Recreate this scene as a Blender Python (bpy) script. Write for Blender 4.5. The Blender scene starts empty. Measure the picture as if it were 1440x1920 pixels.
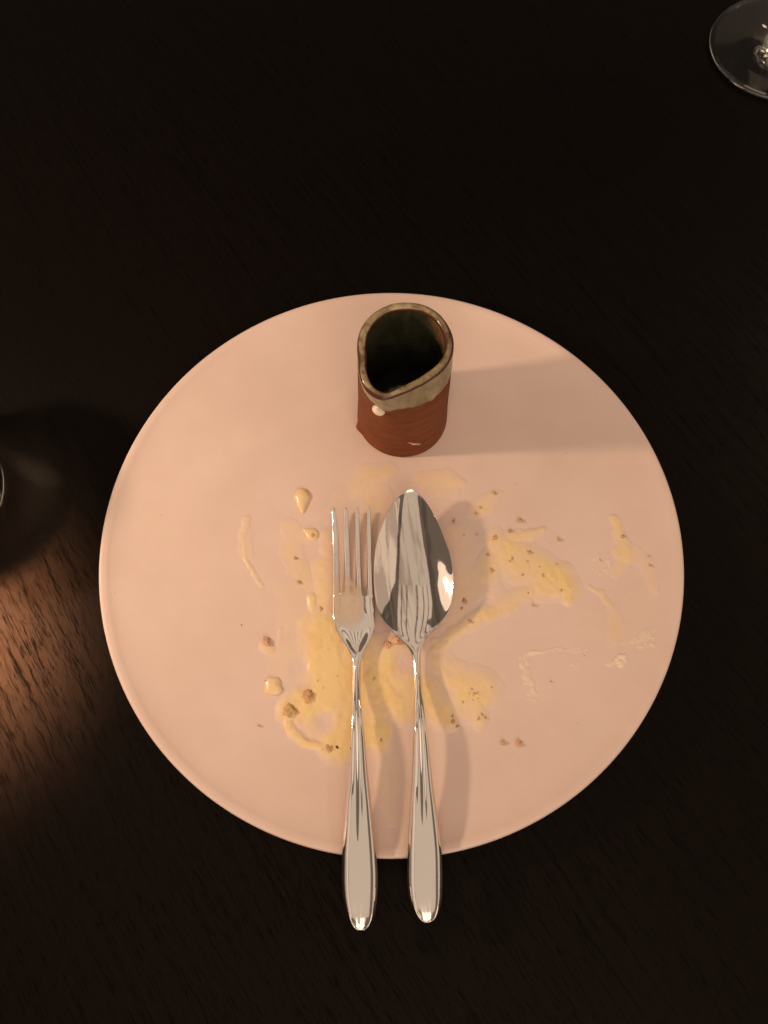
import bpy, math, random
import numpy as np
from mathutils import Vector, noise
S = bpy.context.scene
COL = S.collection
R = math.radians
random.seed(7)

# ------------------------------------------------------------------ camera
FPX, TILT, CAM = 1443.0, R(18.45), Vector((-.0035, -.1035, .370))
cd = bpy.data.cameras.new('camera'); cam = bpy.data.objects.new('camera', cd); COL.objects.link(cam)
cam.location = CAM; cam.rotation_euler = (TILT, 0, 0)
cd.sensor_fit = 'VERTICAL'; cd.sensor_height = 34.6; cd.lens = 34.6 * FPX / 1920
cd.clip_start = .01; cd.clip_end = 50
cd.dof.use_dof = True; cd.dof.focus_distance = .385; cd.dof.aperture_fstop = 14
S.camera = cam

# ------------------------------------------------------------------ light
w = bpy.data.worlds.new('World'); S.world = w; w.use_nodes = True
bg = w.node_tree.nodes['Background']
bg.inputs['Color'].default_value = (1, .79, .62, 1); bg.inputs['Strength'].default_value = .16
def area(name, loc, aim, size, power, col, shape='DISK', sy=None):
    l = bpy.data.lights.new(name, 'AREA'); l.shape = shape; l.size = size
    if sy: l.size_y = sy
    l.energy = power; l.color = col
    o = bpy.data.objects.new(name, l); COL.objects.link(o); o.location = loc
    o.rotation_euler = (Vector(aim) - Vector(loc)).to_track_quat('-Z', 'Y').to_euler()
    return o
area('table_lamp_light', (-.46, .032, .272), (0, 0, .01), .04, 1.62, (1, .74, .53))
area('added_fill_light', (.25, -1.95, 1.25), (0, 0, 0), 2.4, 29, (1, .79, .61))  # broad added fill, set back so the table does not mirror it
area('added_fill_light', (1.95, -.25, 1.25), (0, 0, 0), 2.2, 8, (1, .79, .61))  # added fill from the right, lifts the jug's shadow
area('pendant_lamp_light', (1.15, .75, 1.05), (0, 0, 0), .09, 1.6, (1, .80, .62))
area('added_fill_light', (-2.2, .5, 1.3), (0, 0, 0), 1.5, 6, (1, .79, .61))  # added on the left to put a reflection on the bowl's right wall
area('reflection_panel_light', (0, -.42, 1.5), (0, -.42, 0), 1.40, 2.7, (1, .82, .66), 'RECTANGLE', 1.3)      # added panel and strips standing in for the slatted ceiling the steel reflects
for k in range(6):
    area('reflection_strip_light', (-.61 + .244 * k, .66, 1.5), (-.61 + .244 * k, .66, 0), .195, .29, (1, .82, .66), 'RECTANGLE', .86)
sl = bpy.data.lights.new('spot_lamp_light', 'SPOT'); sl.energy = 76; sl.color = (1, .42, .19); sl.shadow_soft_size = .05
sl.spot_size = R(21); sl.spot_blend = 1.0
so = bpy.data.objects.new('spot_lamp_light', sl); COL.objects.link(so); so.location = (-.392, .007, .40)
so.rotation_euler = (Vector((-.250, -.046, 0)) - Vector(so.location)).to_track_quat('-Z', 'Y').to_euler()
S.view_settings.view_transform = 'Standard'; S.view_settings.look = 'None'
S.view_settings.exposure = .03; S.view_settings.gamma = 1
S.render.engine = 'CYCLES'

# ------------------------------------------------------------------ helpers
CT, ST = math.cos(TILT), math.sin(TILT)
def ray(px, py):
    x, y = (px - 720) / FPX, -(py - 960) / FPX
    return Vector((x, CT * y + ST, ST * y - CT))
def at(px, py, z):            # the spot of the photograph that lies at height z, in metres
    d = ray(px, py); return CAM + d * ((z - CAM.z) / d.z)
def tag(o, label=None, cat=None, group=None, kind=None):
    if label: o['label'] = label
    if cat: o['category'] = cat
    if group: o['group'] = group
    if kind: o['kind'] = kind
    return o
def empty(name, loc):
    o = bpy.data.objects.new(name, None); o.empty_display_size = .01
    COL.objects.link(o); o.location = loc; return o
def mesh(name, vs, fs, mat, parent=None, origin=None, attr=None, normals=None, smooth=True):
    org = Vector(origin) if origin is not None else (Vector(parent.location) if parent is not None and parent.parent is None else Vector((0, 0, 0)))
    me = bpy.data.meshes.new(name)
    me.from_pydata([tuple(Vector(v) - org) for v in vs], [], fs)
    me.polygons.foreach_set('use_smooth', [smooth] * len(me.polygons))
    if attr:
        for k, a in attr.items():
            at_ = me.attributes.new(k, 'FLOAT', 'POINT'); at_.data.foreach_set('value', [float(q) for q in a])
    me.materials.append(mat); me.update()
    if normals is not None: me.normals_split_custom_set_from_vertices([tuple(n) for n in normals])
    o = bpy.data.objects.new(name, me); COL.objects.link(o)
    if parent is not None: o.parent = parent
    else: o.location = org
    return o
def rings(stn, closed=True, cap0=False, cap1=False):
    n = len(stn[0]); vs = [p for r in stn for p in r]; fs = []
    for i in range(len(stn) - 1):
        for j in range(n if closed else n - 1):
            a, b = i * n + j, i * n + (j + 1) % n
            fs.append((a, b, b + n, a + n))
    if cap0: fs.append(tuple(range(n - 1, -1, -1)))
    if cap1: k = (len(stn) - 1) * n; fs.append(tuple(range(k, k + n)))
    return vs, fs
def lathe(prof, c=(0, 0), n=96):
    vs, fs = [], []
    idx = []
    for r, z in prof:
        if r < 1e-7: idx.append([len(vs)] * n); vs.append((c[0], c[1], z))
        else:
            idx.append([len(vs) + k for k in range(n)])
            vs += [(c[0] + r * math.cos(2 * math.pi * k / n), c[1] + r * math.sin(2 * math.pi * k / n), z) for k in range(n)]
    for a, b in zip(idx, idx[1:]):
        for k in range(n):
            f = [a[k], a[(k + 1) % n], b[(k + 1) % n], b[k]]
            g = []
            for q in f:
                if q not in g: g.append(q)
            if len(g) > 2: fs.append(tuple(g))
    return vs, fs
def pchip(xs, ys):
    xs = np.asarray(xs, float); ys = np.asarray(ys, float)
    h = np.diff(xs); d = np.diff(ys) / h
    m = np.zeros(len(xs)); m[0], m[-1] = d[0], d[-1]
    for i in range(1, len(xs) - 1):
        if d[i - 1] * d[i] > 0:
            w1, w2 = 2 * h[i] + h[i - 1], h[i] + 2 * h[i - 1]
            m[i] = (w1 + w2) / (w1 / d[i - 1] + w2 / d[i])
    def f(x):
        x = min(max(x, xs[0]), xs[-1]); i = min(max(int(np.searchsorted(xs, x)) - 1, 0), len(h) - 1)
        t = (x - xs[i]) / h[i]; t2, t3 = t * t, t * t * t
        return float((2*t3-3*t2+1)*ys[i] + (t3-2*t2+t)*h[i]*m[i] + (-2*t3+3*t2)*ys[i+1] + (t3-t2)*h[i]*m[i+1])
    return f
def sstep(a, b, x):
    t = min(max((x - a) / (b - a), 0), 1); return t * t * (3 - 2 * t)

# ------------------------------------------------------------------ materials
class M:
    def __init__(s, name):
        s.m = bpy.data.materials.new(name); s.m.use_nodes = True
        s.t = s.m.node_tree; s.b = s.t.nodes['Principled BSDF']; s.out = s.t.nodes['Material Output']
    def n(s, typ, **kw):
        nd = s.t.nodes.new(typ)
        for k, v in kw.items():
            if k in nd.inputs: nd.inputs[k].default_value = v
            else: setattr(nd, k, v)
        return nd
    def l(s, a, b): s.t.links.new(a, b)
    def set(s, **kw):
        for k, v in kw.items(): s.b.inputs[k.replace('_', ' ')].default_value = v
    def coords(s, scale=(1, 1, 1), rot=(0, 0, 0)):
        tc = s.n('ShaderNodeTexCoord')
        r = s.n('ShaderNodeMapping'); r.inputs['Rotation'].default_value = rot
        m = s.n('ShaderNodeMapping'); m.inputs['Scale'].default_value = scale
        s.l(tc.outputs['Object'], r.inputs['Vector']); s.l(r.outputs['Vector'], m.inputs['Vector'])
        return m.outputs['Vector']
    def noise(s, vec, scale, detail=3, rough=.55, dist=0):
        nd = s.n('ShaderNodeTexNoise'); nd.inputs['Scale'].default_value = scale; nd.inputs['Detail'].default_value = detail
        nd.inputs['Roughness'].default_value = rough; nd.inputs['Distortion'].default_value = dist
        s.l(vec, nd.inputs['Vector']); return nd.outputs['Fac']
    def ramp(s, fac, stops):
        nd = s.n('ShaderNodeValToRGB'); cr = nd.color_ramp
        while len(cr.elements) < len(stops): cr.elements.new(.5)
        for e, (p, c) in zip(cr.elements, stops):
            e.position = p; e.color = (c, c, c, 1) if isinstance(c, (int, float)) else (*c, 1)
        s.l(fac, nd.inputs['Fac']); return nd.outputs['Color']
    def mix(s, fac, a, b, typ='MIX'):
        nd = s.n('ShaderNodeMix', data_type='RGBA', blend_type=typ)
        for v, i in ((fac, 0), (a, 6), (b, 7)):
            if isinstance(v, (int, float)): nd.inputs[i].default_value = v
            elif isinstance(v, tuple): nd.inputs[i].default_value = (*v, 1)
            else: s.l(v, nd.inputs[i])
        return nd.outputs[2]
    def math(s, op, a, b=0.0, c=None):
        nd = s.n('ShaderNodeMath', operation=op)
        for i, v in enumerate((a, b) if c is None else (a, b, c)):
            if isinstance(v, (int, float)): nd.inputs[i].default_value = v
            else: s.l(v, nd.inputs[i])
        return nd.outputs[0]
    def attr(s, name):
        nd = s.n('ShaderNodeAttribute'); nd.attribute_name = name; return nd.outputs['Fac']
    def bump(s, h, dist, strength=1.0):
        nd = s.n('ShaderNodeBump'); nd.inputs['Distance'].default_value = dist; nd.inputs['Strength'].default_value = strength
        s.l(h, nd.inputs['Height']); s.l(nd.outputs['Normal'], s.b.inputs['Normal'])
    def to(s, sock, inp): s.l(sock, s.b.inputs[inp])

def mat_wood():
    m = M('dark_stained_oak')
    v = m.coords(rot=(0, 0, R(57)))
    sc = m.n('ShaderNodeMapping'); sc.inputs['Scale'].default_value = (120, 2200, 120); m.l(v, sc.inputs['Vector'])
    fine = m.noise(sc.outputs['Vector'], 1.0, 2.5, .6, .25)
    sc2 = m.n('ShaderNodeMapping'); sc2.inputs['Scale'].default_value = (18, 430, 18); m.l(v, sc2.inputs['Vector'])
    band = m.noise(sc2.outputs['Vector'], 1.0, 3, .6, .5)
    sc3 = m.n('ShaderNodeMapping'); sc3.inputs['Scale'].default_value = (90, 2400, 90); m.l(v, sc3.inputs['Vector'])
    fibre = m.noise(sc3.outputs['Vector'], 1.0, 2, .6)
    p = m.math('ADD', fine, m.math('MULTIPLY', m.math('SUBTRACT', band, .5), .55))
    pore = m.ramp(p, [(.345, 0.0), (.45, 1.0)])       # 0 in an open pore, 1 on the face of the wood
    face = m.mix(band, (.0026, .0017, .0012), (.0046, .0027, .0018))
    m.to(m.mix(pore, (.002, .0012, .0009), face), 'Base Color')
    m.to(m.ramp(pore, [(0, .046), (1, .085)]), 'Specular IOR Level'); m.set(Specular_Tint=(1, .86, .76, 1))
    m.to(m.ramp(pore, [(0, .5), (1, .38)]), 'Roughness')
    h = m.math('ADD', pore, m.math('MULTIPLY', fibre, .25))
    m.bump(h, .00008, .6)
    return m.m
def mat_plate():
    m = M('matt_pink_cream_stoneware')
    v = m.coords()
    mott = m.noise(v, 17, 6, .66)
    base = m.ramp(mott, [(.3, (.685, .490, .398)), (.7, (.755, .556, .460))])
    speck = m.ramp(m.noise(v, 420, 1, .5), [(.80, 0.0), (.83, 1.0)])
    m.to(m.mix(m.math('MULTIPLY', speck, .65), base, (.16, .08, .05)), 'Base Color')
    m.set(Specular_IOR_Level=.35)
    m.to(m.ramp(m.noise(v, 60, 4), [(.3, .42), (.7, .6)]), 'Roughness')
    wob = m.math('ADD', m.math('MULTIPLY', m.noise(v, 26, 2), 1.0), m.math('MULTIPLY', m.noise(v, 900, 2), .05))
    m.bump(wob, .0012, .35)
    return m.m
def mat_metal(streak=(240, 9, 240), smear=.0, dirt=0.0):
    m = M('polished_stainless_steel')
    m.set(Metallic=1.0, Base_Color=(.82, .74, .67, 1))
    st = m.noise(m.coords(scale=streak), 8, 4, .6)
    cl = m.noise(m.coords(), 130, 4, .6)
    r = m.math('ADD', m.math('MULTIPLY', m.ramp(st, [(.42, 0.0), (.75, 1.0)]), .05 + smear), m.math('MULTIPLY', m.ramp(m.noise(m.coords(), 45, 4), [(.5, 0.0), (.8, 1.0)]), .10))
    m.to(m.math('ADD', r, .03), 'Roughness')
    if dirt:        # streaks left where the sauce was wiped off
        w_ = m.noise(m.coords(scale=(200, 12, 60), rot=(0, 0, R(-8))), 1.0, 4, .62, .6)
        m.to(m.mix(m.math('MULTIPLY', m.ramp(w_, [(.50, 0.0), (.60, 1.0)]), dirt), (.75, .665, .59), (.22, .155, .14)), 'Base Color')
    m.bump(m.noise(m.coords(scale=streak), 10, 2), .000012, .25)
    return m.m
def mat_clay():
    m = M('unglazed_terracotta')
    v = m.coords(); vv = m.coords(scale=(1, 1, 3))
    m.to(m.ramp(m.noise(vv, 90, 5, .6), [(.3, (.125, .035, .013)), (.7, (.195, .057, .021))]), 'Base Color')
    m.set(Roughness=.66, Specular_IOR_Level=.14)
    m.bump(m.math('ADD', m.noise(vv, 140, 4), m.math('MULTIPLY', m.noise(v, 1500, 2), .3)), .0006, .25)
    return m.m
def mat_glaze(name, c1, c2, c3, rough=.22):
    m = M(name)
    v = m.coords(); vv = m.coords(scale=(1, 1, .55))
    a = m.ramp(m.noise(vv, 150, 5, .65, .4), [(.34, c1), (.66, c2)])
    e = m.math('SUBTRACT', m.attr('edge'), m.math('MULTIPLY', m.noise(v, 380, 4), .55))
    m.to(m.mix(m.ramp(e, [(.08, 0.0), (.45, 1.0)]), a, c3), 'Base Color')
    m.set(Roughness=rough, Specular_IOR_Level=.5)
    m.bump(m.noise(v, 260, 3), .0004, .35)
    return m.m
def mat_sauce(name, thin, thick, k=1.0, rough=.18, film=None, spice=.42):
    m = M(name)
    v = m.coords(); t = m.attr('thick')
    t = m.math('MULTIPLY', t, m.ramp(m.noise(v, 75, 5, .6), [(.25, .55), (.7, 1.2)]))
    c = m.mix(m.ramp(t, [(.1, 0.0), (.85, 1.0)]), thin, thick)
    if not film: c = m.mix(m.math('MULTIPLY', m.ramp(m.noise(v, 62, 5, .7), [(.52, 0.0), (.74, 1.0)]), spice), c, (.68, .36, .10))
    op = m.ramp(m.math('MULTIPLY', t, k), [(0.0, 0.0), (.28, .42), (.85, 1.0)])
    m.set(Specular_IOR_Level=.45)
    rg = m.ramp(m.noise(v, 110, 3), [(.35, rough), (.7, rough + .22)])
    if film:
        m.to(c, 'Base Color'); m.to(op, 'Alpha'); m.to(rg, 'Roughness')
    else:                       # a film of sauce: the thinner it is, the more of the stoneware's own colour shows
        g = m.n('ShaderNodeNewGeometry')
        stone = m.ramp(m.noise(g.outputs['Position'], 17, 6, .66), [(.3, (.685, .490, .398)), (.7, (.755, .556, .460))])
        m.to(m.mix(op, stone, c), 'Base Color')
        m.to(m.math('ADD', m.math('MULTIPLY', op, m.math('SUBTRACT', rg, .5)), .5), 'Roughness')
    m.bump(m.noise(v, 160, 3), .0005, .3)
    return m.m
def mat_simple(name, c1, c2, scale, rough, bump=.0004, spec=.4):
    m = M(name); v = m.coords()
    m.to(m.ramp(m.noise(v, scale, 4), [(.3, c1), (.7, c2)]), 'Base Color')
    m.set(Roughness=rough, Specular_IOR_Level=spec); m.bump(m.noise(v, scale * 2, 3), bump, .6)
    return m.m
def mat_glass():
    m = M('clear_glass')
    m.set(Base_Color=(.94, .88, .77, 1), Roughness=.02, IOR=1.5, Transmission_Weight=1.0)
    m.to(m.ramp(m.noise(m.coords(), 60, 3), [(.4, .01), (.8, .09)]), 'Roughness')
    return m.m
WOOD, PLATE, STEEL = mat_wood(), mat_plate(), mat_metal()
BOWLSTEEL = mat_metal(smear=.035, dirt=.5)
CLAY = mat_clay()
GLAZE = mat_glaze('olive_beige_glaze', (.15, .12, .055), (.28, .23, .125), (.15, .07, .03))
RIMGLAZE = mat_glaze('brown_edged_glaze', (.10, .052, .022), (.44, .33, .17), (.075, .024, .011), .2)
INGLAZE = mat_glaze('dark_green_glaze', (.022, .022, .012), (.050, .046, .024), (.21, .10, .045), .16)
SAUCE = mat_sauce('yellow_custard', (.80, .56, .37), (.83, .575, .265), 1.0, .12)
FORKSAUCE = mat_sauce('custard_film', (.66, .49, .35), (.70, .52, .36), .62, .16, True)
JUGFILM = mat_sauce('dried_cream_film', (.62, .42, .30), (.80, .62, .46), 1.1, .4, True)
PALESAUCE = mat_sauce('pale_cream', (.80, .60, .43), (.82, .65, .48), 1.2, .35, None, 0.0)
DROP = mat_simple('thick_custard', (.80, .54, .28), (.85, .60, .34), 200, .2, .0002)
CREAM = mat_simple('white_cream', (.85, .68, .5), (.88, .72, .55), 200, .3, .0002)
CRUMBM = mat_simple('brown_biscuit', (.52, .285, .12), (.70, .43, .20), 900, .55, .0006)
REDCRUMB = mat_simple('reddish_biscuit', (.62, .32, .17), (.75, .44, .26), 900, .4, .0006)
DARKCRUMB = mat_simple('burnt_biscuit', (.07, .03, .015), (.14, .06, .025), 900, .5, .0004)
GLASS = mat_glass()

# ------------------------------------------------------------------ table
def table():
    x0, x1, y0, y1, t = -1.1, 1.1, -.55, .75, .035
    b = .004
    vs, fs = rings([[(x0+d, y0+d, z), (x1-d, y0+d, z), (x1-d, y1-d, z), (x0+d, y1-d, z)] for d, z in ((b, -t), (0, -t+b), (0, -b), (b, 0))], True, True, True)
    o = mesh('table', vs, fs, WOOD, smooth=False)
    tag(o, 'dark stained wooden table top with visible open grain under the plate', 'table')
table()

# ------------------------------------------------------------------ plate
PZ = pchip([0, .095, .108, .122, .130, .134, .1368, .1386, .1396, .14], [.0095, .0095, .0100, .0114, .0126, .0136, .01455, .0148, .0142, .0131])
def plate_z(x, y):
    r = math.hypot(x, y)
    return PZ(min(r, .1388)) + .00025 * noise.noise(Vector((x * 14, y * 14, 3.1)))
def plate():
    rs = list(np.linspace(0, .09, 10)) + list(np.linspace(.094, .131, 16)) + list(np.linspace(.1322, .14, 18))
    prof = [(r, PZ(r)) for r in rs] + [(.1398, .0124), (.1385, .0112), (.135, .0098), (.120, .0066), (.100, .0042), (.092, .0016), (.090, .0008), (.086, .0008), (.083, .003), (0, .0032)]
    vs, fs = lathe(prof, n=256)
    out = []
    for i, (x, y, z) in enumerate(vs):
        a = math.atan2(y, x); r = math.hypot(x, y)
        k = sstep(.08, .14, r)
        g = 1 + k * (.0016 * math.sin(2 * a + .6) + .0008 * math.sin(3 * a + 2))   # thrown by hand: a little out of round
        dz = .00025 * noise.noise(Vector((x * 14, y * 14, 3.1))) if z > .0085 else 0
        out.append((x * g, y * g, z + dz))
    o = mesh('plate', out, fs, PLATE)
    tag(o, 'large round matt pinkish cream stoneware plate with a low raised lip', 'plate')
plate()

# ------------------------------------------------------------------ pouring jug
JX, JY, JB, JT = .00584, .0686, .0095, .0775
RIMO = [(690,147),(860,170),(1000,240),(1110,360),(1170,490),(1183,600),(1160,720),(1090,830),(960,940),(830,1020),(700,1080),(590,1120),(500,1150),(420,1153),(330,1110),(250,1030),(205,930),(186,830),(187,760),(181,680),(180,560),(215,420),(300,300),(420,210),(550,160)]
def polar(contour, z):
    pts = []
    for x, y in contour:
        p = at(640 + x / 5.646, 540 + y / 5.646, z); pts.append((math.atan2(p.y - JY, p.x - JX), math.hypot(p.x - JX, p.y - JY)))
    pts.sort(); a = [p[0] for p in pts]; r = [p[1] for p in pts]
    a = [a[-2] - 2*math.pi, a[-1] - 2*math.pi] + a + [a[0] + 2*math.pi, a[1] + 2*math.pi]; r = [r[-2], r[-1]] + r + [r[0], r[1]]
    f = pchip(a, r)
    return f
rim_r = polar(RIMO, JT)
NA = 144
ANG = [-math.pi + 2 * math.pi * k / NA for k in range(NA)]
_rr = np.array([rim_r(a) for a in ANG])
for _ in range(2): _rr = (np.roll(_rr, 1) + 2 * _rr + np.roll(_rr, -1)) / 4
RIMR = list(_rr)
def rim_at(a): return float(np.interp(a, ANG + [math.pi], RIMR + [RIMR[0]]))
def circ_r(t): return .0231 - .0010 * t - .0009 * math.sin(math.pi * t)
def wall_r(a, z):
    t = (z - JB) / (JT - JB)
    k = sstep(.52, 1.0, t)
    r = circ_r(t) * (1 - k) + rim_at(a) * k
    d = (a - R(199) + math.pi) % (2 * math.pi) - math.pi
    r += .0019 * math.exp(-(d / .11) ** 2 - ((z - .0130) / .0030) ** 2)     # the little burr of clay near the foot
    r += .00012 * noise.noise(Vector((math.cos(a) * 2, math.sin(a) * 2, z * 120)))
    return r
def zt(a): # the lip dips a touch at the spout
    d = (a - R(236) + math.pi) % (2 * math.pi) - math.pi
    return JT - .0012 * math.exp(-(d / .35) ** 2)
def jp(a, r, z): return (JX + r * math.cos(a), JY + r * math.sin(a), z)
def jug():
    root = empty('pouring_jug', (JX, JY, JB))
    tag(root, 'small handmade terracotta pouring jug with pinched spout and olive glazed lip, standing on the plate', 'jug')
    th = .0031
    st = [[jp(a, wall_r(a, JB) - .0022, JB) for a in ANG], [jp(a, wall_r(a, JB) - .0007, JB + .0003) for a in ANG], [jp(a, wall_r(a, JB) - .0001, JB + .0012) for a in ANG]]
    for i in range(1, 40):
        st.append([jp(a, wall_r(a, JB + (zt(a) - .0017 - JB) * i / 39), JB + (zt(a) - .0017 - JB) * i / 39) for a in ANG])
    vs, fs = rings(st, True, True, False); mesh('body', vs, fs, CLAY, root)
    # glaze band
    def zlow(a):
        d = (a - R(215) + math.pi) % (2 * math.pi) - math.pi
        base = zt(a) - .0165 + .0125 * math.exp(-(d / .42) ** 2)
        d2 = (a - R(250) + math.pi) % (2 * math.pi) - math.pi
        base -= .0028 * math.exp(-(d2 / .16) ** 2)
        return base + .0012 * math.sin(3 * a + 1) + .0013 * noise.noise(Vector((math.cos(a) * 3, math.sin(a) * 3, 5.0))) + .0008 * noise.noise(Vector((math.cos(a) * 9, math.sin(a) * 9, 2.0)))
    st, ed = [], []
    for i in range(19):
        row = []
        for a in ANG:
            z0, z1 = zlow(a), zt(a) - .0016
            u = i / 18; z = z0 + (z1 - z0) * u
            row.append(jp(a, wall_r(a, z) + (-.0002 if i == 0 else .00045 * min(1, .6 + u * 6)), z)); ed.append(max(0, 1 - u * (3.2 + 2 * noise.noise(Vector((math.cos(a) * 4, math.sin(a) * 4, 1))))) * .85)
        st.append(row)
    vs, fs = rings(st); mesh('glaze_band', vs, fs, GLAZE, root, attr={'edge': ed})
    # rim
    st, ed = [], []
    for i in range(13):
        p = math.pi * i / 12
        row = []
        for a in ANG:
            r = rim_at(a) - th / 2 + math.cos(p) * (th / 2 + .0004); z = zt(a) - .0017 + math.sin(p) * .0019
            r += .00012 * noise.noise(Vector((math.cos(a) * 6, math.sin(a) * 6, i * .2)))
            row.append(jp(a, r, z)); ed.append(max(0, 1.35 - i / 3.4) if i < 6 else max(0, (i - 7.5) / 3.5)); ed[-1] += .62 * sum(math.exp(-(((a - R(c) + math.pi) % (2 * math.pi) - math.pi) / R(wd)) ** 2) for c, wd in ((18, 34), (243, 17), (196, 13)))
        st.append(row)
    vs, fs = rings(st); mesh('rim', vs, fs, RIMGLAZE, root, attr={'edge': ed})
    # inside
    st, ed = [], []
    for i in range(24):
        z = lambda a: zt(a) - .0017 - (zt(a) - .0017 - JB - .006) * i / 23
        row = []
        for a in ANG:
            zz = z(a); rr = wall_r(a, zz) - th - .0002
            if i > 20: rr -= (i - 20) ** 2 * .0007
            row.append(jp(a, rr, zz))
            side = max(0, math.cos(a - R(12))) ** 2
            ed.append(max(0, 1 - i / 8) * side * .95)
        st.append(row)
    vs, fs = rings(st, True, False, True); o = mesh('interior', vs, fs, INGLAZE, root, attr={'edge': ed})
jug()
def on_jug(px, py):            # the spot on the jug's wall behind a spot of the photograph: angle, height
    d = ray(px, py); t = .2
    for _ in range(4000):
        p = CAM + d * t
        a = math.atan2(p.y - JY, p.x - JX)
        if p.z < JT and math.hypot(p.x - JX, p.y - JY) < wall_r(a, p.z): return a, p.z
        t += .0001
    raise RuntimeError

# ------------------------------------------------------------------ drops and crumbs
def blob(name, loc, rx, ry, h, ang, mat, label, cat, group=None, tail=None, lump=.0, n=28, seed=0):
    """a rounded lump that sits on the plate at loc; tail pulls one end out to a point"""
    vs = []; st = []
    m = 12
    for i in range(m + 1):
        p = (i / m) * math.pi / 2
        row = []
        for k in range(n):
            a = 2 * math.pi * k / n
            rr = math.cos(p); x, y, z = rx * math.cos(a) * rr, ry * math.sin(a) * rr, h * math.sin(p)
            if tail:
                q = max(0, x / rx) ** 3
                x += tail * q; y *= 1 - .45 * q ** .6
            if lump:
                v = Vector((x, y, z)) * (1.6 / max(rx, 1e-5)) + Vector((seed * 7.3, seed * 3.1, 0))
                s = 1 + lump * noise.noise(v) + lump * .6 * noise.noise(v * 2.3); x *= s; y *= s; z *= s
            c, s_ = math.cos(ang), math.sin(ang)
            row.append((loc[0] + c * x - s_ * y, loc[1] + s_ * x + c * y, loc[2] + z))
        st.append(row)
    vs, fs = rings(st, True, True, True)
    o = mesh(name, vs, fs, mat, origin=loc); tag(o, label, cat, group); return o
def pp(px, py, dz=0):
    p = at(px, py, .0097); return (p.x, p.y, plate_z(p.x, p.y) + dz)
MM = .000256     # metres on the plate per photo pixel

# ------------------------------------------------------------------ sauce films
def film(name, label, cat, strokes, mat, group=None, fade=1.0, hmax=.0012, thr=.10, warp=5.0, step=.00055, seed=0, holes=(), rag=.24, zoff=0):
    segs = []
    for pts, r, t in strokes:
        t = fade * t ** .8
        P = [at(x, y, .0097) for x, y in pts]
        rr = r if isinstance(r, (list, tuple)) else [r] * len(P)
        if len(P) == 1: segs.append((P[0], P[0], rr[0] * MM * 1.42, rr[0] * MM * 1.42, t))
        for a, b, ra, rb in zip(P, P[1:], rr, rr[1:]): segs.append((a, b, ra * MM * 1.42, rb * MM * 1.42, t))
    HL = [(at(x, y, .0097), r * MM) for x, y, r in holes]
    m = .016
    xs = [q for s in segs for q in (s[0].x, s[1].x)]; ys = [q for s in segs for q in (s[0].y, s[1].y)]
    X = np.arange(min(xs) - m, max(xs) + m, step); Y = np.arange(min(ys) - m, max(ys) + m, step)
    gx, gy = np.meshgrid(X, Y)
    wx = np.zeros_like(gx); wy = np.zeros_like(gx); w2 = np.zeros_like(gx); w3 = np.zeros_like(gx)
    for i in range(gx.shape[0]):
        for j in range(gx.shape[1]):
            v = Vector((gx[i, j] * 130, gy[i, j] * 130, seed))
            wx[i, j] = noise.noise(v); wy[i, j] = noise.noise(v + Vector((31, 7, 2)))
            w2[i, j] = noise.noise(v * 2.6 + Vector((5, 5, 9))); w3[i, j] = noise.noise(v * 6.5)
    qx = gx + (wx + .5 * w2) * warp * MM; qy = gy + (wy + .5 * w2) * warp * MM
    T = np.zeros_like(gx)
    for a, b, ra, rb, t in segs:
        dx, dy = b.x - a.x, b.y - a.y; L2 = dx * dx + dy * dy + 1e-12
        u = np.clip(((qx - a.x) * dx + (qy - a.y) * dy) / L2, 0, 1)
        d = np.hypot(qx - a.x - u * dx, qy - a.y - u * dy) / (ra + (rb - ra) * u)
        T = np.maximum(T, t * np.clip(1.12 * (1 - d ** 1.7), 0, 1)) + .15 * t * np.clip(1 - d * d, 0, 1)
    T = T * (1 + rag * (.7 * w2 + .35 * w3 + .5 * wx))
    for c, r in HL:
        T *= 1 - .92 * np.exp(-(((qx - c.x) ** 2 + (qy - c.y) ** 2) / r ** 2) ** 1.5)
    T = np.clip(T - thr * .4, 0, 1.15)
    keep = T > .004
    cell = keep[:-1, :-1] | keep[1:, :-1] | keep[:-1, 1:] | keep[1:, 1:]
    use = np.zeros_like(keep)
    use[:-1, :-1] |= cell; use[1:, :-1] |= cell; use[:-1, 1:] |= cell; use[1:, 1:] |= cell
    idx = -np.ones(keep.shape, int); ii = np.argwhere(use)
    vs, at_ = [], []
    for k, (i, j) in enumerate(ii):
        idx[i, j] = k; t = T[i, j]
        h = hmax * (1 - math.exp(-2.2 * t)) * t + .00014 * sstep(0, .14, t) - .00003 + zoff
        vs.append((gx[i, j], gy[i, j], plate_z(gx[i, j], gy[i, j]) + h)); at_.append(t)
    fs = [(idx[i, j], idx[i, j+1], idx[i+1, j+1], idx[i+1, j]) for i, j in np.argwhere(cell)]
    c = np.mean(np.array(vs), 0)
    o = mesh(name, vs, fs, mat, origin=(c[0], c[1], .0097), attr={'thick': at_})
    tag(o, label, cat, group); return o

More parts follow.
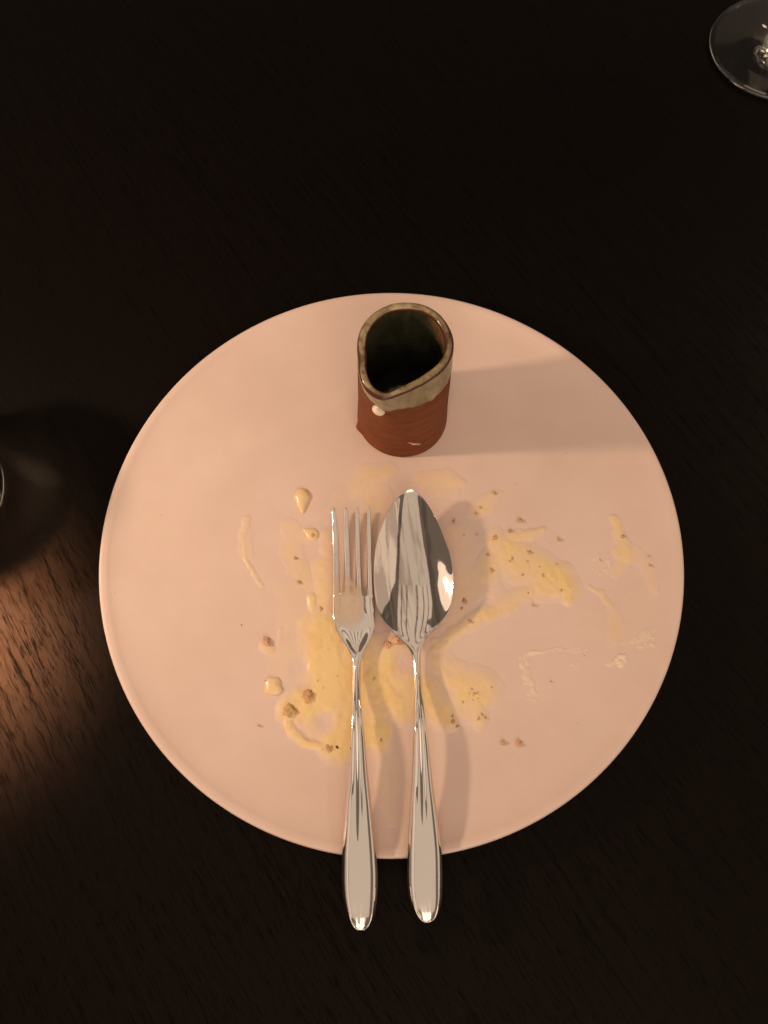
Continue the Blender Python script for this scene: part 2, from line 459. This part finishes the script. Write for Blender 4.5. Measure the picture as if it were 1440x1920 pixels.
G_S = 'smears of yellow custard sauce on the plate'
film('sauce_smear', 'largest glossy yellow custard smear pooled under and left of the fork', 'sauce', [
    ([(606,1062),(612,1120),(602,1180)], 20, .5), ([(604,1180),(612,1240),(612,1300),(592,1325)], 40, .85),
    ([(645,1230),(650,1300),(640,1385)], 38, .8), ([(562,1308),(540,1332)], 19, .85),
    ([(541,1352),(550,1375),(575,1393),(605,1402)], 8, .75), ([(610,1404),(660,1385),(710,1372),(732,1376)], [15,22,22,14], .75),
    ([(700,1275),(745,1325),(795,1300)], 30, .6), ([(692,1320),(712,1385)], 25, .7), ([(690,1215),(700,1260)], 26, .5),
    ([(735,1240),(770,1300)], 44, .62), ([(700,1240),(715,1320)], 26, .6), ([(802,1285),(826,1335),(842,1352)], [22,26,16], .6), ([(735,1400),(727,1470),(735,1540)], [20,20,10], .16),  # last stroke paints the handle's yellow reflected light on the plate as thin sauce
    ([(552,1110),(560,1190),(540,1235)], 34, .17), ([(580,1340),(600,1360)], 26, .25), ([(585,1120),(588,1160)], 9, .7), ([(610,1000),(615,1060)], 12, .3),
    ([(640,1120),(660,1170)], 30, .5), ([(505,1110),(520,1230)], 42, .045), ([(560,960),(620,1000)], 40, .04), ([(760,1420),(800,1440)], 50, .04)],
    SAUCE, G_S, holes=[(605,1352,17), (752,1378,22), (560,1250,18), (762,1240,20)], seed=1.3)
film('sauce_smear', 'broad flecked yellow custard smear to the right of the spoon bowl', 'sauce', [
    ([(930,1015),(975,1052),(1025,1085),(1058,1102)], [22,36,36,26], .62), ([(960,1010),(990,1004),(1018,993)], [16,10,5], .5),
    ([(930,1040),(915,1075)], 22, .45), ([(1052,1075),(1062,1122)], [20,13], .75), ([(1030,1092),(1060,1100)], 20, .75),
    ([(820,1215),(850,1186),(910,1152),(960,1128),(1005,1104)], [12,13,15,16,12], .5),
    ([(858,1010),(872,1100),(850,1160)], 26, .22), ([(816,1205),(822,1240),(842,1280)], 10, .42),
    ([(868,1290),(905,1292)], 30, .6), ([(893,1275),(897,1350)], [22,14], .55), ([(825,1245),(860,1270),(875,1330)], 24, .42), ([(895,1100),(925,1110)], 20, .2)],
    SAUCE, G_S, holes=[(912,1128,10)], seed=4.7)
film('sauce_smear', 'faint yellow custard smear in front of the jug foot', 'sauce', [
    ([(725,885),(690,893),(672,915)], [18,24,20], .34), ([(700,905),(706,935),(692,985)], [24,26,16], .30), ([(640,925),(632,955)], 16, .12)], SAUCE, G_S, seed=8.1, hmax=.0006)
film('sauce_smear', 'pale yellow custard smear above the spoon tip, right of the jug', 'sauce', [
    ([(792,900),(838,898),(868,906)], [14,18,8], .42), ([(800,915),(850,920)], 14, .2)], SAUCE, G_S, seed=2.2, hmax=.0006)
film('sauce_smear', 'small flecked custard dab up and right of the spoon tip', 'sauce', [([(888,958),(915,942),(936,925)], [14,16,8], .34)], SAUCE, G_S, seed=9.4, hmax=.0006)
film('sauce_smear', 'thin yellowish veil of custard below the upper left drop', 'sauce', [
    ([(546,985),(548,1040),(566,1085),(596,1112)], [14,18,20,14], .32), ([(560,1000),(580,1003)], 12, .35)], SAUCE, G_S, seed=5.5, hmax=.0006)
film('sauce_smear', 'curved yellow custard streak nearest the right lip of the plate', 'sauce', [
    ([(1149,972),(1160,1005),(1172,1040)], [6,11,17], .62), ([(1170,1045),(1152,1075)], [14,7], .38), ([(1182,1032),(1212,1065),(1228,1112)], [12,12,7], .24), ([(1090,1160),(1160,1185),(1205,1120)], 40, .045)], SAUCE, G_S, seed=3.3, hmax=.0007)
film('sauce_smear', 'thin curled custard trail below the right curved streak', 'sauce', [
    ([(1104,1100),(1130,1114),(1146,1140)], [3,5,5], .45), ([(1146,1140),(1158,1175),(1150,1195)], [10,15,13], .26)], SAUCE, G_S, seed=6.2, hmax=.0005)
film('sauce_smear', 'narrow arc of custard farthest left on the plate', 'sauce', [
    ([(464,974),(457,1005),(460,1045),(476,1080),(490,1096)], [6,6,3.5,4,3], .33), ([(460,1000),(464,1040)], 13, .15)], SAUCE, G_S, seed=7.7, warp=5, rag=.7, hmax=.0007)
film('sauce_smear', 'small yellow custard spot under the reddish crumb at left', 'sauce', [([(495,1212),(506,1218)], 9, .42), ([(527,1180),(522,1212)], 5, .25)], SAUCE, G_S, seed=1.9, warp=3)
G_C = 'dried pale cream scrapings on the right of the plate'
def bits(path, n, spread, rmin, rmax, tmin, tmax):        # the ragged trail that a scraped, drying film leaves
    out = []; L = [math.dist(a, b) for a, b in zip(path, path[1:])]; tot = sum(L) or 1
    for k in range(n):
        d = random.uniform(0, tot); i = 0
        while i < len(L) - 1 and d > L[i]: d -= L[i]; i += 1
        u = d / (L[i] or 1); x = path[i][0] * (1 - u) + path[i + 1][0] * u + random.gauss(0, spread); y = path[i][1] * (1 - u) + path[i + 1][1] * u + random.gauss(0, spread)
        a = random.uniform(0, 3.14); q = random.uniform(1, 5)
        out.append(([(x, y), (x + q * math.cos(a), y + q * math.sin(a))], random.uniform(rmin, rmax), random.uniform(tmin, tmax)))
    return out
film('cream_scraping', 'long dried cream line scraped across the lower right of the plate', 'cream',
    [([(982,1227),(1000,1222),(1020,1220)], [4,4,2.5], .6), ([(1020,1220),(1044,1215),(1078,1222),(1100,1217)], [2,1.5,1.5,2], .3)] +
    bits([(978,1232),(984,1256),(994,1280),(1000,1312)], 34, 4, 1.6, 4.2, .15, .55) + bits([(1000,1222),(1110,1214)], 20, 2.5, 1.2, 3, .1, .4) + bits([(1076,1234),(1090,1250)], 8, 5, 1.5, 3.5, .1, .35) + bits([(1110,1214),(1185,1204)], 10, 2, 1, 2, .05, .25),
    PALESAUCE, G_C, fade=.75, hmax=.00035, warp=4, rag=.9, step=.0004, seed=2.4)
film('cream_scraping', 'white dried cream flake low near the right lip', 'cream', bits([(1143,1245),(1158,1236),(1168,1228),(1170,1240),(1158,1248)], 26, 2, 1.6, 3.6, .3, .8), PALESAUCE, G_C, fade=.85, hmax=.00045, warp=3, rag=.8, step=.00035, seed=5.4)
film('cream_scraping', 'crumpled dried cream patch nearest the right lip', 'cream', bits([(1188,1198),(1208,1188),(1222,1196),(1218,1208),(1195,1208)], 32, 3.5, 1.6, 4.2, .15, .6), PALESAUCE, G_C, fade=.75, hmax=.00035, warp=4, rag=.9, step=.00035, seed=8.8)
film('cream_scraping', 'ring shaped dried cream mark left of the right curved streak', 'cream', bits([(1112,1050),(1124,1043),(1138,1052),(1136,1068),(1122,1072),(1114,1066)], 24, 2, 1.5, 3, .1, .45) + bits([(1138,1072),(1156,1060)], 8, 2, 1.5, 3, .1, .4), PALESAUCE, G_C, fade=.75, hmax=.0003, warp=4, rag=.9, step=.00035, seed=3.9)

DG = 'raised drops of custard on the plate'
blob('sauce_drop', pp(566,931), .0044, .0040, .0022, R(-86), DROP, 'teardrop of thick custard with a tail, upper left of the fork', 'sauce drop', DG, tail=.0048, lump=.07, seed=5)
blob('sauce_drop', pp(585,1001), .0032, .0031, .0013, R(150), DROP, 'round flat custard drop holding a crumb, left of the fork tines', 'sauce drop', DG, tail=.002, lump=.1)
blob('sauce_drop', pp(512,1287), .0042, .0044, .0017, R(0), DROP, 'lumpy custard drop at the left end of the largest smear', 'sauce drop', DG, lump=.15, seed=4)
blob('sauce_drop', pp(543,1364), .0024, .0036, .0012, R(20), DROP, 'small oval pale custard drop below the two brown crumbs', 'sauce drop', DG, lump=.12, seed=2)
CG = 'biscuit crumbs lying in the sauce'
for px, py, r, h, mt, lb in ((578,1305,12.5,.0026,CRUMBM,'round brown biscuit crumb, upper of the two beside the largest smear'),
    (544,1332,13,.0022,CRUMBM,'knobbly brown biscuit crumb, lower left of the two beside the largest smear'),
    (744,1200,10.5,.0022,REDCRUMB,'reddish biscuit crumb beside the spoon neck'),
    (727,1209,6.5,.0016,REDCRUMB,'small glossy reddish crumb between fork and spoon necks'),
    (500,1203,8.5,.0018,REDCRUMB,'orange brown crumb on its own at the far left'),
    (586,1005,5,.0014,REDCRUMB,'tiny crumb stuck in the round flat drop'),
    (617,1403,7.5,.0017,CRUMBM,'brown crumb at the bottom edge of the largest smear'),
    (632,1401,3.6,.0013,DARKCRUMB,'dark burnt sliver touching the fork handle at the bottom of the smear'),
    (972,1394,6,.0011,REDCRUMB,'pinkish brown crumb on bare plate at the lower right'),
    (849,1353,4.5,.0010,CRUMBM,'brown crumb in the shadow of the spoon handle')):
    blob('crumb', pp(px, py, .0003), r * MM, r * MM * .85, h, random.uniform(0, 6), mt, lb, 'crumb', CG, lump=.4, seed=px * .37, n=20)
SP = [(927,925,4),(975,976,4.5),(956,996,4.2),(928,1010,5.5),(992,1037,4.8),(960,1049,5),(955,1053,3.5),(1018,1080,5.4),(922,1070,4),(871,1128,5),(866,1141,2.5),(881,1166,4.2),
      (1000,1135,2.6),(915,1041,3),(989,1053,3),(1048,1012,3.4),(1167,1007,4),(1216,1063,3),(1214,1045,2),(1125,1051,2.2),(895,1003,1.8),(1044,1058,2.2),(1035,1081,3.5),(1011,1063,2.5),
      (617,1218,4.2),(596,1276,4),(605,1289,4.5),(632,1267,4),(639,1285,3),(702,1274,5.5),(486,1361,2.4),(715,1387,4),(848,1343,2.6),(887,1305,2.4),(921,1289,2),(943,1393,4),
      (1033,1278,1.8),(894,1300,3),(868,1316,2.4),(602,1142,4.5),(561,1092,3.5),(554,1047,3),(893,963,2.5),(851,978,3.5),(900,952,2.4),(663,1345,5),(870,1004,1.6),(980,1078,2.4),(1052,1108,4),(884,1292,3.2),(890,1301,3.8),(879,1300,2.6),(896,1310,2.8),(886,1312,2.2),(903,1340,3),(897,1348,3.4),(910,1346,2.2),(858,1362,3),(612,1396,3),(604,1404,2.6),(1012,1100,2.6),(990,1112,2)]
proto = None
for i, (px, py, r) in enumerate(SP):
    if proto is None:
        proto = blob('crumb_speck', pp(px, py, .0003), .001, .00085, .0007, 0, CRUMBM, 'tiny brown crumb speck scattered on the plate or in the sauce', 'crumb', 'tiny brown crumb specks', lump=.6, seed=3, n=12); o = proto
    else:
        o = proto.copy(); COL.objects.link(o)
    o.location = pp(px, py, .0006); s = r * MM / .001; o.scale = (s, s * random.uniform(.8, 1.2), min(s, 1.0)); o.rotation_euler = (0, 0, random.uniform(0, 6))

# the white drip and the scuff on the jug
a, z = on_jug(710, 768)
def on_wall(name, a0, z0, w_, h_, th, mat, label, cat, shape, na=20, nz=24):
    st, at_ = [], []
    for i in range(nz + 1):
        row = []
        for j in range(na + 1):
            u, v = j / na * 2 - 1, i / nz * 2 - 1
            f = shape(u, v); aa = a0 + u * w_ / .0225; zz = z0 + v * h_
            row.append(jp(aa, wall_r(aa, zz) + .00035 + (th * f if f > 0 else -.0008), zz)); at_.append(max(f, 0))
        st.append(row)
    vs, fs = rings(st, False); o = mesh(name, vs, fs, mat, origin=jp(a0, .022, z0), attr={'thick': at_}); tag(o, label, cat); return o
on_wall('cream_drip', a, z, .0042, .0050, .0022, CREAM, 'white cream drip hanging under the jug spout', 'cream drip',
        lambda u, v: math.sqrt(max(0, 1 - ((u + .12 * v) / (.68 - .30 * max(v, 0))) ** 2 - (v / .78) ** 2)) if abs(v) < .78 else -1, 40, 48)
a, z = on_jug(776, 831)
on_wall('cream_smear', a, z, .0055, .0048, .0003, JUGFILM, 'short pale cream smear low on the front of the jug', 'cream smear',
        lambda u, v: max(0, 1 - ((v + .85 * u) / (.24 + .16 * max(0, u))) ** 2 - ((u - .7 * v) / 1.15) ** 2) * (.75 + .9 * noise.noise(Vector((u * 3, v * 3, 2))) + .3 * u) - .03, 48, 48)

# ------------------------------------------------------------------ cutlery
def ring_section(L, Rt, zmid, th, n=56):
    """closed section from the left point to the right point of a piece of cutlery; zmid(u) is its middle surface, th its thickness"""
    top, bot = [], []
    for k in range(n // 2 + 1):
        u = -math.cos(math.pi * k / (n // 2))
        p = L.lerp(Rt, (u + 1) / 2)
        t = th / 2 * (max(0, 1 - abs(u) ** 5)) ** .5
        top.append(Vector((p.x, p.y, zmid(u) + t)))
        if 0 < k < n // 2: bot.append(Vector((p.x, p.y, zmid(u) - t)))
    return top + bot[::-1]
def sections(outl, zf, thf, prof, ys, n=56):
    """outl: (photo y, left x, right x) down the piece; zf: height of its edge; prof(u, y) added height"""
    yl = [o[0] for o in outl]; fl = pchip(yl, [o[1] for o in outl]); fr = pchip(yl, [o[2] for o in outl])
    st = []
    for y in ys:
        z = zf(y); L, Rt = at(fl(y), y, z), at(fr(y), y, z)
        st.append(ring_section(L, Rt, lambda u: z + prof(u, y), thf(y), n))
    return st
def vnormals(vs, fs):
    V = np.array([tuple(v) for v in vs]); N = np.zeros_like(V)
    for f in fs:
        p = V[list(f)]
        c = np.cross(p[2] - p[0], (p[3] if len(f) > 3 else p[1]) - p[1]) if len(f) <= 4 else np.zeros(3)
        for i in f: N[i] += c
    l = np.linalg.norm(N, axis=1, keepdims=True); l[l == 0] = 1
    return N / l
def split_piece(st, k, names, mats, root):
    """one continuous skin cut at ring k into two parts that keep the shading of the whole"""
    vs, fs = rings(st, True, True, True); n = len(st[0]); N = vnormals(vs, fs)
    if True:   # make normals point out
        c = st[len(st)//2]; m = sum(c, Vector()) / n; i0 = (len(st)//2) * n + n // 4
        if (Vector(N[i0])).dot(Vector(vs[i0]) - m) < 0: N = -N; fs = [tuple(reversed(f)) for f in fs]
    for (a, b), nm, mt in zip(((0, k), (k, len(st) - 1)), names, mats):
        sel = [f for f in fs if all(a * n <= i < (b + 1) * n for i in f)]
        v2 = vs[a * n:(b + 1) * n]; f2 = [tuple(i - a * n for i in f) for f in sel]
        mesh(nm, v2, f2, mt, root, normals=N[a * n:(b + 1) * n])
def handle_prof(y0, y1, yt, ridge_end):
    """hollowed face inside bevelled edges, a fine rib running out of the neck, the tip turned down"""
    def f(u, y):
        k = sstep(y0, y1, y); a = abs(u)
        h = -.00115 * a ** 2.2 * (1 - k) ** 1.0                                       # round neck
        h += k * (-.0009 * sstep(.78, 1.0, a) - .0010 * max(0, 1 - (a / .80) ** 2) ** 1.2)   # bevel and hollow
        rb = (1 - sstep(ridge_end - 150, ridge_end, y)) * k
        h += (.5 + .5 * rb) * k * .0008 * math.exp(-((u - .10 + .12 * (1 - rb)) / .26) ** 2)
        g = sstep(yt - 290, yt - 170, y) * (1 - sstep(yt - 34, yt - 18, y))              # a pressed line round the teardrop face, and a fainter one down it
        h += g * (-.00013 * math.exp(-((a - .60) / .075) ** 2) + .00010 * math.exp(-((a - .76) / .07) ** 2))
        c = -.22 + .34 * sstep(yt - 250, yt - 20, y)
        h -= g * .00006 * math.exp(-((u - c) / .085) ** 2)
        h -= .0007 * sstep(yt - 14, yt, y) ** 2
        return h
    return f
# fork
def fork():
    head_out = [(1118,624,702),(1132,624,702.3),(1150,624,703),(1170,627,703),(1185,633,699),(1200,642,693),(1215,651,684),(1228,657,679),(1242,659.5,677),(1262,660.3,676.3),(1285,660,676),(1310,660,677),(1345,659,680),(1387,657,684.5),(1430,654.5,688),(1471,652,692),(1510,648.5,696.5),(1543,646,700),(1580,643,704),(1606,641,706.5),(1647,640.3,708.5),(1680,642.3,707.5),(1703,646.5,705),(1720,651,702),(1732,656.5,696.5),(1740,663,690),(1744,669,684)]
    zf = pchip([950,990,1040,1080,1120,1160,1200,1235,1262,1300,1345,1430,1503,1600,1660,1710,1745], [.0158,.0143,.0131,.0128,.0131,.0137,.0141,.0144,.0149,.0163,.0181,.0190,.0190,.0190,.0184,.0174,.0163])
    root = empty('fork', at(668, 1350, .0095))
    tag(root, 'stainless steel dinner fork with sauce on its tines, left of the spoon', 'fork', 'cutlery laid side by side on the plate')
    def dish(u, y): return (-.0016 * (1 - u * u)) * sstep(1144, 1186, y) * (1 - sstep(1200, 1250, y))
    hp = handle_prof(1262, 1400, 1744, 1640)
    thf = pchip([950, 1000, 1100, 1180, 1245, 1300, 1400, 1600, 1744], [.0009,.0012,.0015,.0017,.0026,.0029,.0026,.0022,.0018])
    ys = [1118, 1118.8, 1121] + list(np.arange(1124, 1250, 3.0)) + list(np.arange(1250, 1700, 5.0)) + list(np.arange(1700, 1742, 2.0)) + [1742.5, 1744]
    pr = lambda u, y: dish(u, y) + hp(u, y) * sstep(1215, 1262, y)
    st = sections(head_out, zf, thf, pr, ys, 120)
    split_piece(st, ys.index(1250.0), ('head', 'handle'), (STEEL, STEEL), root)
    def tines():
        for T_ in ([(622,629),(622.4,631.5),(623,634.4),(624.3,636),(624.6,638)], [(644.8,652),(645,653.2),(645.3,654.6),(646,656.8),(647.6,658.4)],
                   [(666.7,672.4),(666.4,673.8),(666.4,675.2),(667,677),(668.8,679.4)], [(689,695.6),(688.6,696),(688.5,697),(688.5,698.2),(689.2,701)]):
            base = 1142; (p0, p1) = T_[0]; c0 = (p0 + p1) / 2; hw = (p1 - p0) / 2; l0, l1 = T_[4]
            ol = [(952.5, c0 - hw * .5, c0 + hw * .5), (956, p0, p1), (975, *T_[1]), (1000, *T_[2]), (1040, *T_[3]), (1095, l0, l1),
                  (1112, l0 - (.4 if l0 < 630 else 1.2), l1 + (.9 if l1 > 695 else 1.2)), (1121, l0 - (.5 if l0 < 630 else 3.5), l1 + (1 if l1 > 695 else 3.5)), (base, l0 - (.2 if l0 < 630 else 4), l1 + (1.2 if l1 > 695 else 4))]
            ys_ = [952.5, 953.4, 956] + list(np.arange(959, base, 4.0)) + [base]
            st = sections(ol, zf, lambda y: thf(y) * (1.03 - .5 * sstep(1121, 1125, y)), lambda u, y: -.00012 * u * u - .0003 * sstep(1121, 1125, y), ys_, 24)
            vs, fs = rings(st, True, True, True)
            o = mesh('tine', vs, fs, STEEL, root)
    tines()
    # sauce left on the head
    st, at_ = [], []
    xl = pchip([1000,1095,1112,1150,1170,1185,1200], [623,624,624,624.5,628,635,644]); xr = pchip([1000,1080,1100,1120,1140,1165,1185,1200], [670,673,682,688,690,682,676,672])
    for i in range(81):
        y = 1040 + (1196 - 1040) * i / 80
        row = []
        for j in range(61):
            u = j / 60; wob = 5 * noise.noise(Vector((y * .06, 3, 1)))
            x = xl(y) + (xr(y) + wob - xl(y)) * u
            z = zf(y) + thf(y) / 2
            n1 = noise.noise(Vector((x * .07, y * .07, 4))); n2 = noise.noise(Vector((x * .2, y * .2, 9)))
            slot = min(abs(x - q) for q in (643, 664)) / 10
            k = sstep(1062, 1104, y + 14 * n1 - 16 * max(0, 1 - slot) ** 1.0) * (1 - sstep(1150, 1190, y + 16 * n1 + 5 * n2))
            k *= sstep(0, .04, u) * sstep(0, .3, 1 - u)
            t = .8 * k * (.95 + .25 * n1)
            p = at(x, y, z)
            uu = min(1, max(-1, (x - 620) / 41 - 1))
            row.append((p.x, p.y, z + dish(uu, y) + .00008 + .00045 * t)); at_.append(max(0, t))
        st.append(row)
    vs, fs = rings(st, False)
    o = mesh('sauce_film', vs, fs, FORKSAUCE, origin=at(650, 1105, .013), attr={'thick': at_})
    tag(o, 'thin pale custard film bridging the roots of the fork tines', 'sauce')
fork()
# spoon
def spoon():
    out = [(918.2,767.5,772.5),(920,761,778.5),(924,754.5,784.5),(932,746,792),(945,736.5,802),(962,727,812),(985,717,823.5),(1010,708.5,833.5),(1035,703.5,842.5),(1060,701.2,848),(1085,700.5,850.8),(1105,701.5,850.5),(1125,704,848.5),(1145,709.5,842),(1160,716,833.5),(1175,727,820),(1187,738,808.5),(1198,750,799),(1208,759.5,793.3),(1218,766.5,789.8),(1230,771,788.6),(1245,773,788.8),(1262,774.2,790),(1294,776.5,791.8),(1325,777,796),(1387,775,803.3),(1430,773.3,808),(1471,771.5,812),(1510,769.2,817.5),(1543,767.3,822),(1580,765,826.8),(1606,764,829),(1647,763.5,829.8),(1680,766.2,829.3),(1700,771,827),(1712,776.5,823.5),(1721,783,818.5),(1727,790,811.5),(1730,797,804.5)]
    zf = pchip([918,950,1000,1060,1110,1150,1190,1230,1262,1294,1325,1375,1450,1520,1600,1660,1710,1730], [.0240,.0232,.0218,.0198,.0180,.0166,.0153,.0147,.0150,.0163,.0176,.0190,.0194,.0193,.0190,.0184,.0173,.0165])
    root = empty('spoon', at(785, 1350, .0095))
    tag(root, 'stainless steel dessert spoon with a smeared pointed bowl, right of the fork', 'spoon', 'cutlery laid side by side on the plate')
    dep = pchip([918,921,930,950,990,1040,1085,1120,1150,1175,1200,1222], [0,.0004,.0012,.0030,.0060,.0078,.0074,.0060,.0042,.0022,.0007,0])
    hp = handle_prof(1270, 1400, 1730, 1610)
    thf = pchip([918, 1000, 1180, 1225, 1262, 1310, 1400, 1600, 1730], [.0010,.0012,.0015,.0026,.0031,.0030,.0026,.0022,.0018])
    def pr(u, y): return -dep(y) * (1 - abs(u) ** 2.5) + hp(u, y) * sstep(1195, 1250, y)
    ys = [918.2, 918.8, 920, 921.5, 923.5, 926] + list(np.arange(929, 1260, 3.0)) + list(np.arange(1260, 1690, 5.0)) + list(np.arange(1690, 1728, 2.0)) + [1728.6, 1730]
    st = sections(out, zf, thf, pr, ys, 120)
    split_piece(st, min(range(len(ys)), key=lambda i: abs(ys[i] - 1222)), ('bowl', 'handle'), (BOWLSTEEL, STEEL), root)
spoon()

# ------------------------------------------------------------------ wine glasses
def wine_glass(cx, cy, label):
    root = empty('wine_glass', (cx, cy, 0)); tag(root, label, 'wine glass')
    r = .043
    foot = [(0, .0006), (r - .004, .0004), (r - .0012, .0006), (r - .0003, .0012), (r, .0020), (r - .0005, .0029), (r - .003, .0034), (r * .6, .0052), (r * .3, .0085), (.0065, .0125), (.0047, .018)]
    stem = [(.0047, .018), (.0038, .03), (.0036, .055), (.0040, .078), (.0062, .088)]
    outer = [(.0062, .088), (.016, .094), (.029, .106), (.038, .125), (.041, .145), (.039, .170), (.035, .195), (.0325, .212)]
    inner = [(x - .0012, z + .0004) for x, z in outer[::-1][:-1]] + [(0, .0925)]
    for nm, pr in (('foot', foot), ('stem', stem), ('bowl', outer + [(.0319, .2127)] + inner)):
        vs, fs = lathe(pr, (cx, cy), 96); mesh(nm, vs, fs, GLASS, root)
wine_glass(.2452, .3280, 'clear wine glass foot in the upper right corner of the photo')
def tumbler(cx, cy):
    root = empty('drinking_glass', (cx, cy, 0)); tag(root, 'clear drinking glass at the far left edge, only a sliver of it in view', 'drinking glass')
    r0, r1, h = .0385, .0425, .061
    base = [(0, .0012), (r0 - .006, .0010), (r0 - .0015, .0006), (r0 - .0004, .0014), (r0, .003), (r0 + .0003, .010)]
    wall = [(r0 + .0003, .010), (r1, h - .0008), (r1 - .0005, h), (r1 - .0013, h), (r1 - .0018, h - .0008), (r0 - .0016, .014), (r0 - .004, .0105), (0, .0095)]
    for nm, pr in (('base', base), ('wall', wall)):
        vs, fs = lathe(pr, (cx, cy), 96); mesh(nm, vs, fs, GLASS, root)
tumbler(-.2352, .0285)
